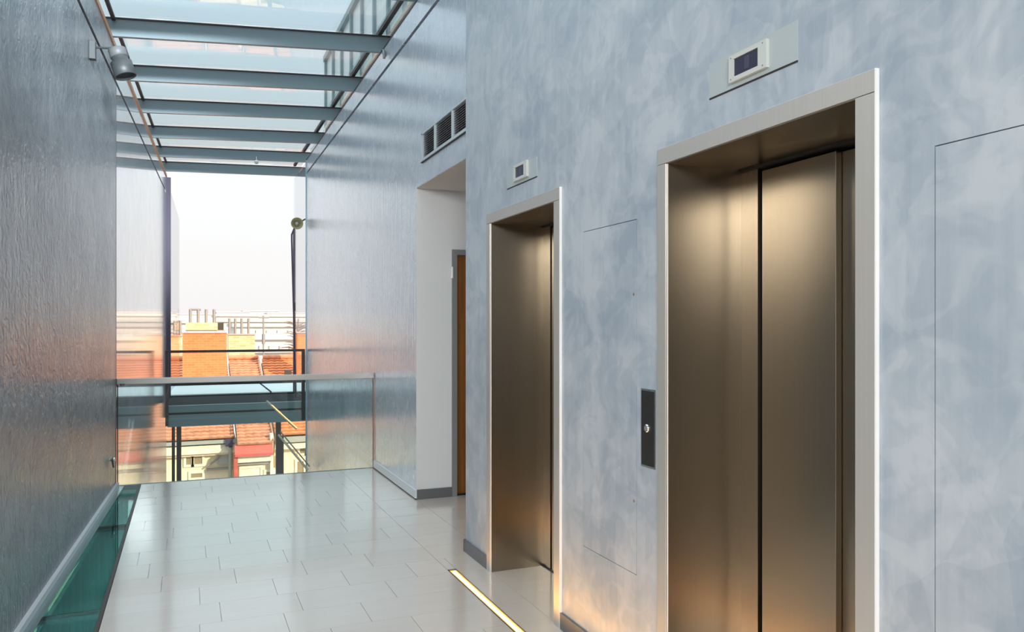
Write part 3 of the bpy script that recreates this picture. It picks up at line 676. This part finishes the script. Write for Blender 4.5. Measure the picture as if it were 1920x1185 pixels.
# ------------------------------------------------------------------ neighbouring houses
def tiled_roof(x0, x1, ya, za, yb, zb, pitch=.24, rows=None, hipl=0, hipr=0):
    """stepped tile courses with rounded pans, eave (ya, za) to ridge (yb, zb)"""
    mb = MB(); L = math.hypot(yb - ya, zb - za); rows = rows or int(L / .21)
    dy, dz = (yb - ya) / L, (zb - za) / L; n = max(2, int((x1 - x0) / (pitch / 4)))
    for r in range(rows):
        s0, s1 = L * r / rows, L * (r + 1.12) / rows
        xa = x0 + hipl * s0 / L; xb = x1 - hipr * s0 / L
        V = []
        for i in range(n + 1):
            x = xa + (xb - xa) * i / n
            h = .026 * abs(math.sin(math.pi * (x - x0) / pitch))
            V.append(Vector((x, ya + dy * s0 - dz * (h + .045), za + dz * s0 + dy * (h + .045))))
            V.append(Vector((x, ya + dy * s1 - dz * h, za + dz * s1 + dy * h)))
            V.append(Vector((x, ya + dy * s0 - dz * (h * .3 - .01), za + dz * s0 + dy * (h * .3 - .01))))
        fs = []
        for i in range(n):
            a = 3 * i; b = 3 * i + 3
            fs += [(a, b, b + 1, a + 1), (a + 2, b + 2, b, a)]
        mb.add(V, fs)
    return mb
def hwin(par, x0, x1, z0, z1, Y, d=.22, m='window_glass'):
    f = MB().box(x0 - .08, x0, Y - .05, Y + d, z0 - .08, z1 + .08).box(x1, x1 + .08, Y - .05, Y + d, z0 - .08, z1 + .08).box(x0, x1, Y - .05, Y + d, z1, z1 + .08).box(x0, x1, Y - .05, Y + d, z0 - .08, z0).build('window', M['stone'], par)
    MB().box(x0, x1, Y - .02, Y - .004, z0, z1).build('pane', M[m], f)
Z = lambda u, v, Y: at(u, v, Y).z
XX = lambda u, v, Y: at(u, v, Y).x
YE, YG = 28.0, 33.3
# left house
xL0, xL1 = XX(225, 830, YE), XX(441, 830, YE)
ze = Z(390, 823, YE); zr = .14
h1 = thing('house', ((xL0 + xL1) / 2, YE, -9), 'cream house under the left terracotta roof with the large orange chimney', 'house', 'neighbouring houses')
MB().box(xL0, xL1, YE + .35, YE + 6, -12, ze - .15).build('wall', M['cream'], h1)
tiled_roof(xL0, xL1, YE, ze, YG, zr).build('roof', M['rooftile'], h1)
MB().prism([(xL0, YE + .1, ze - .12), (xL1, YE + .1, ze - .12), (xL1, YG, zr - .1), (xL0, YG, zr - .1)], Vector((0, .3, -.08))).build('roof_deck', M['zinc'], h1)
MB().box(xL0, xL1, YE - .06, YE + .16, ze - .17, ze - .05).build('gutter', M['zinc'], h1)
MB().box(xL0, xL1, YE + .05, YE + .36, ze - .50, ze - .22).build('cornice', M['stone'], h1)
MB().box(xL0, xL1, YE + .16, YE + .36, ze - .58, ze - .50).build('frieze', M['cream'], h1)
for u0, u1, v0, v1 in ((349, 359, 856, 870), (363, 379, 856, 870), (358, 379, 887, 895), (241, 262, 895, 905), (262, 285, 858, 872)):
    hwin(h1, XX(u0, 860, YE + .35), XX(u1, 860, YE + .35), Z(370, v1, YE + .35), Z(370, v0, YE + .35), YE + .35)
MB().tube([(xL1 - .15, YE - .02, ze - .3), (xL1 - .15, YE + .2, ze - .8), (xL1 - .15, YE + .2, -10)], .06, 8).build('downpipe', M['zinc'], h1)
bx = at(429, 829, YE); MB().box(bx.x - .12, bx.x + .12, YE - .14, YE + .1, bx.z - .12, bx.z + .12).build('gutter_box', M['purple_steel'], h1)
# relief ornament on the facade
MB().tube([at(386, 876, YE + .2), at(405, 862, YE + .2), at(424, 838, YE + .2)], .035, 6).build('cable', M['pipe'], h1)
MB().box(XX(386, 880, YE + .3), XX(436, 880, YE + .3), YE + .22, YE + .36, Z(410, 883, YE), Z(410, 880, YE)).build('ledge', M['pipe'], h1)
MB().box(XX(408, 860, YE + .3), XX(432, 860, YE + .3), YE + .25, YE + .36, Z(410, 873, YE), Z(410, 850, YE)).build('relief', M['zinc'], h1)
# middle house
YM = 27.2
xM0, xM1 = XX(446, 830, YM), XX(512, 830, YM)
zm = Z(478, 833, YM)
h2 = thing('house', ((xM0 + xM1) / 2, YM, -9), 'narrow cream house with a red metal band below its tiled roof', 'house', 'neighbouring houses')
MB().box(xM0, xM1, YM + .3, YM + 5, -12, zm - .4).build('wall', M['cream'], h2)
tiled_roof(xM0, xM1, YM, zm, YG, zr + .02).build('roof', M['rooftile'], h2)
MB().prism([(xM0, YM + .1, zm - .1), (xM1, YM + .1, zm - .1), (xM1, YG, zr - .1), (xM0, YG, zr - .1)], Vector((0, .3, -.08))).build('roof_deck', M['zinc'], h2)
MB().prism([(xM0 - .1, YM - .10, Z(478, 853, YM)), (xM1, YM - .10, Z(478, 853, YM)), (xM1, YM + .05, zm - .02), (xM0 - .1, YM + .05, zm - .02)], Vector((0, .4, 0))).build('metal_band', M['red'], h2)
MB().box(xM0 - .1, xM1, YM - .16, YM + .3, Z(478, 854, YM), Z(478, 850, YM)).build('gutter', M['red'], h2)
MB().box(xM0, xM1, YM + .0, YM + .31, Z(478, 866, YM), Z(478, 855, YM)).build('cornice', M['stone'], h2)
MB().box(xM0, xM1, YM + .15, YM + .31, Z(478, 872, YM), Z(478, 867, YM)).build('moulding', M['zinc'], h2)
MB().box(xM0 - .12, xM0 + .0, YM - .05, YM + .4, -12, zm - .3).build('pilaster', M['red'], h2)
MB().box(xM1 - .08, xM1 + .02, YM + .1, YM + .4, -12, zm + .3).build('downpipe', M['stone'], h2)
hwin(h2, XX(453, 890, YM + .3), XX(488, 890, YM + .3), -6, Z(478, 877, YM + .3), YM + .3, m='stone')
hwin(h2, XX(499, 890, YM + .3), XX(512, 890, YM + .3), -6, Z(505, 884, YM + .3), YM + .3)
MB().tube([(xM1 + .02, YM, zm + .1), (xM1 + .02, YG, zr + .15)], .03, 6).build('verge', M['rooftile'], h2)
MB().tube([(xM0 - .06, YE - .1, ze + .15), (xM0 - .06, YG, zr + .15)], .02, 6).build('verge', M['pale_sheet'], h2)
# right house
xR0, xR1 = XX(516, 830, YE), XX(640, 830, YE)
zq = Z(550, 815, YE)
h3 = thing('house', ((xR0 + xR1) / 2, YE, -9), 'cream house on the right under a bright orange hipped roof', 'house', 'neighbouring houses')
MB().box(xR0, xR1, YE + .35, YE + 6, -12, zq - .15).build('wall', M['cream'], h3)
tiled_roof(xR0, xR1, YE, zq, YG, zr + .03).build('roof', M['rooftile_or'], h3)
MB().prism([(xR0, YE + .1, zq - .12), (xR1, YE + .1, zq - .12), (xR1, YG, zr - .1), (xR0, YG, zr - .1)], Vector((0, .3, -.08))).build('roof_deck', M['zinc'], h3)
MB().box(xR0, xR1, YE - .06, YE + .16, zq - .26, zq - .06).build('gutter', M['zinc'], h3)
MB().box(xR0, xR1, YE + .05, YE + .36, zq - .50, zq - .30).build('cornice', M['stone'], h3)
MB().box(xR0 + .1, xR0 + .3, YE + .2, YE + .36, -12, zq - .7).build('pilaster', M['stone'], h3)
for u0, u1, v0, v1 in ((562, 571, 841, 850), (575, 582, 841, 850), (557, 569, 865, 892), (590, 602, 841, 850), (590, 602, 868, 892)):
    hwin(h3, XX(u0, 860, YE + .35), XX(u1, 860, YE + .35), Z(560, v1, YE + .35), Z(560, v0, YE + .35), YE + .35)

# chimneys (parts of the houses)
def chimney(par, u0, u1, vt, vb, Y, depth, m, capu=None, pipes=(), pv=(580, 605), bar=None):
    x0, x1 = XX(u0, 650, Y), XX(u1, 650, Y); z1 = Z((u0 + u1) / 2, vt, Y); z0 = Z((u0 + u1) / 2, vb, Y)
    c = MB().box(x0, x1, Y, Y + depth, z0, z1).build('chimney', M[m], par)
    ztop = z1
    if capu:
        a, b = XX(capu[0], 615, Y), XX(capu[1], 615, Y); zc0, zc1 = Z(380, 619, Y), Z(380, 605, Y); s = XX(capu[2], 615, Y)
        MB().box(x0 - .02, x1 + .02, Y - .04, Y + depth + .04, z1, z1 + .06).build('flashing', M['pale_sheet'], c)
        MB().box(a, b + .05, Y - .05, Y + depth, z1 + .06, zc0 + .0).build('cap_shadow_joint', M['zinc'], c)
        MB().box(a, s, Y - .10, Y + depth, zc0, zc1).build('cap', M['cream_brick'], c)
        MB().box(s, b, Y + .25, Y + depth, zc0, zc1).build('cap_side_shade', M['dark_steel'], c)  # dark colour stands in for the shaded side of the cap
        ztop = zc1
    else:
        MB().box(x0 - .03, x1 + .03, Y - .04, Y + depth + .04, z1, z1 + .05).build('cap', M['zinc'], c)
    for u in pipes:
        x = XX(u, 600, Y); MB().tube([(x, Y + depth / 2, ztop - .02), (x, Y + depth / 2, Z(u, pv[0], Y + depth / 2))], .05, 8).build('flue_pipe', M['pipe'], c)
    if bar:
        MB().tube([(XX(bar[0], 580, Y), Y + depth / 2, Z(365, pv[0], Y + depth / 2)), (XX(bar[1], 580, Y), Y + depth / 2, Z(365, pv[0], Y + depth / 2))], .045, 8).build('pipe_bar', M['pipe'], c)
    return c
chimney(h1, 342, 425, 624, 790, 30.4, .9, 'brick', (348, 420, 408), (357, 372, 387, 402), (580, 605), (355, 377))
chimney(h1, 428, 478, 628, 720, 34.0, .7, 'cream_brick', None, (431, 442, 454, 467), (597, 627))
chimney(h1, 300, 341, 631, 720, 34.0, .7, 'cream_brick', None, (327, 333, 338), (601, 630))
chimney(h3, 557, 590, 625, 760, 31.0, .8, 'brick')
bx = at(540, 702, 30.5)
MB().box(bx.x - .11, bx.x + .11, 30.4, 30.7, bx.z - .5, bx.z + .17).build('roof_vent', M['dark_steel'], h3)
for hh, xa_, xb_ in ((h1, xL0, xL1 - .05), (h2, xM0, xM1), (h3, xR0 + .05, xR1)): MB().tube([(xa_, YG, zr + .12), (xb_, YG, zr + .13)], .10, 8).build('ridge', M['rooftile'], hh)

# ------------------------------------------------------------------ farther town
def block(name, u0, u1, vt, Y, depth, m, rm, label, bands=(), zb=-14, wins=()):
    t = thing(name, (XX((u0 + u1) / 2, 600, Y), Y, zb), label, 'building', 'buildings of the far town')
    x0, x1 = XX(u0, 600, Y), XX(u1, 600, Y); z1 = Z((u0 + u1) / 2, vt, Y)
    MB().box(x0, x1, Y, Y + depth, zb, z1).build('wall', M[m], t)
    MB().box(x0 - .2, x1 + .2, Y - .3, Y + depth + .2, z1, z1 + .3).build('roof', M[rm], t)
    for v, h, mm in bands:
        z = Z((u0 + u1) / 2, v, Y); MB().box(x0, x1, Y - .35, Y, z, z + h).build('ledge', M[mm], t)
    for a, b, c, d in wins:
        MB().box(XX(a, 600, Y), XX(b, 600, Y), Y - .12, Y - .01, Z(a, d, Y), Z(a, c, Y)).build('window', M['pale_dark'], t)
    return t
block('far_building', 462, 700, 636, 52, 7, 'pale', 'pale_sheet', 'pale low building with a light roof behind the right chimneys', ((660, .12, 'pale_dark'),), wins=[(u, u + 7, 648, 655) for u in (486, 505, 524, 543, 562)])
block('far_building', 440, 720, 613, 70, 10, 'pale', 'pale_dark', 'wide pale building with a grey roof line behind the antenna', ((630, .25, 'pale'),), wins=[(u, u + 6, 619, 627) for u in (480, 500, 520, 540)])
block('far_building', 405, 760, 594, 105, 14, 'pale', 'pale', 'long white building just under the horizon', ((604, .3, 'pale_dark'),))
block('far_building', 230, 352, 606, 80, 12, 'pale', 'pale_dark', 'pale building behind the left chimney', ((622, .3, 'pale_dark'),))
for k, (u0, u1, v, Y) in enumerate(((200, 330, 588, 300), (330, 420, 590, 330), (405, 470, 586, 280), (455, 525, 584, 320), (500, 640, 588, 300), (640, 900, 585, 340))):
    block('far_building', u0 + 1, u1 - 1, v, Y, 12, 'haze', 'haze', ('hazy skyline block at the far left', 'hazy skyline block behind the chimney pipes', 'hazy skyline block right of the chimney pipes', 'tallest hazy skyline block above the antenna', 'hazy skyline block near the right posts', 'hazy skyline block hidden by the right wall')[k])
# antenna
a = at(494, 592, 45); b = at(494, 645, 45)
t = thing('antenna', tuple(b), 'thin rooftop antenna mast right of the chimneys', 'antenna')
MB().tube([b + Vector((0, 0, -2.5)), a], .045, 6).build('mast', M['pipe'], t)
MB().tube([a + Vector((-.25, 0, -.1)), a + Vector((.3, 0, -.1))], .04, 6).build('rod', M['pipe'], t)
MB().tube([b, b + Vector((0, 0, .55))], .09, 6).build('sleeve', M['pipe'], t)
# bare tree
tb = at(556, 660, 48)
t = thing('bare_tree', tuple(tb), 'bare brown tree beyond the roofs beside the right post', 'tree')
tm = MB(); tr = random.Random(3)
tm.tube([tb + Vector((0, 0, -3)), tb + Vector((0, 0, .2)), tb + Vector((.1, 0, 2.0))], [.16, .12, .03], 6)
tm.build('trunk', M['bark'], t)
tm = MB()
for k in range(40):
    z = tr.uniform(-.2, 1.7); ang = tr.uniform(0, 6.28); L = tr.uniform(.6, 1.25) * (1 - .25 * z / 1.7)
    s = tb + Vector((0, 0, z)); e_ = s + Vector((math.cos(ang) * L, math.sin(ang) * L, tr.uniform(.05, .35)))
    tm.tube([s, s.lerp(e_, .5) + Vector((0, 0, .08)), e_], [.035, .025, .01], 5)
o = tm.build('twigs', M['bark'], t); o['kind'] = 'stuff'
# small red roof at the right
q = at(545, 676, 40)
t = thing('red_shed', tuple(q), 'small red roof peeping over the ridge by the right post', 'shed')
MB().prism([(q.x - .4, 40, q.z), (q.x + 1.5, 40, q.z), (q.x + 1.5, 40, q.z + .35), (q.x + .35, 40, q.z + .35)], Vector((0, 2, 0))).build('roof', M['red'], t)
MB().box(q.x - .2, q.x + 1.4, 40.1, 41.9, q.z - 4, q.z).build('wall', M['pale'], t)
# ground of the town
struct(MB().box(-900, 900, 10, 1200, -14.5, -14).build('ground', M['ground']))

# ------------------------------------------------------------------ building around and behind the camera
# unseen block added to keep the low sun off the skylight
struct(MB().box(5.2, 9, -14, 8, -14, 12.0).build('sun_shade_block', M['pale']))
# lobby behind the camera
struct(MB().box(-5.2, XR, -5.4, -5.2, -.3, 4.3).build('wall_back', M['lobby_wall']))
struct(MB().box(-5.2, -0.9, -5.2, 3.6, 4.12, 4.3).build('ceiling', M['lobby_wall']))
struct(MB().box(-0.89, XR + .1, -5.2, 2.0, 4.42, 4.5).build('ceiling_corridor', M['lobby_wall']))
struct(MB().box(-5.2, -0.80, 3.6, 3.8, -.3, 4.3).build('wall_lobby', M['lobby_wall']))
w5 = struct(MB().box(-5.2, -5.185, -5.2, 3.6, .3, 4.1).build('window_5', M['glass_pane']), 'tall window of the lobby behind the camera')
MB().box(-5.24, -5.14, -5.2, 3.6, 0, .3).box(-5.24, -5.14, -2.3, -2.2, .3, 4.1).box(-5.24, -5.14, .6, .7, .3, 4.1).build('window_frame', M['dark_steel'], w5)
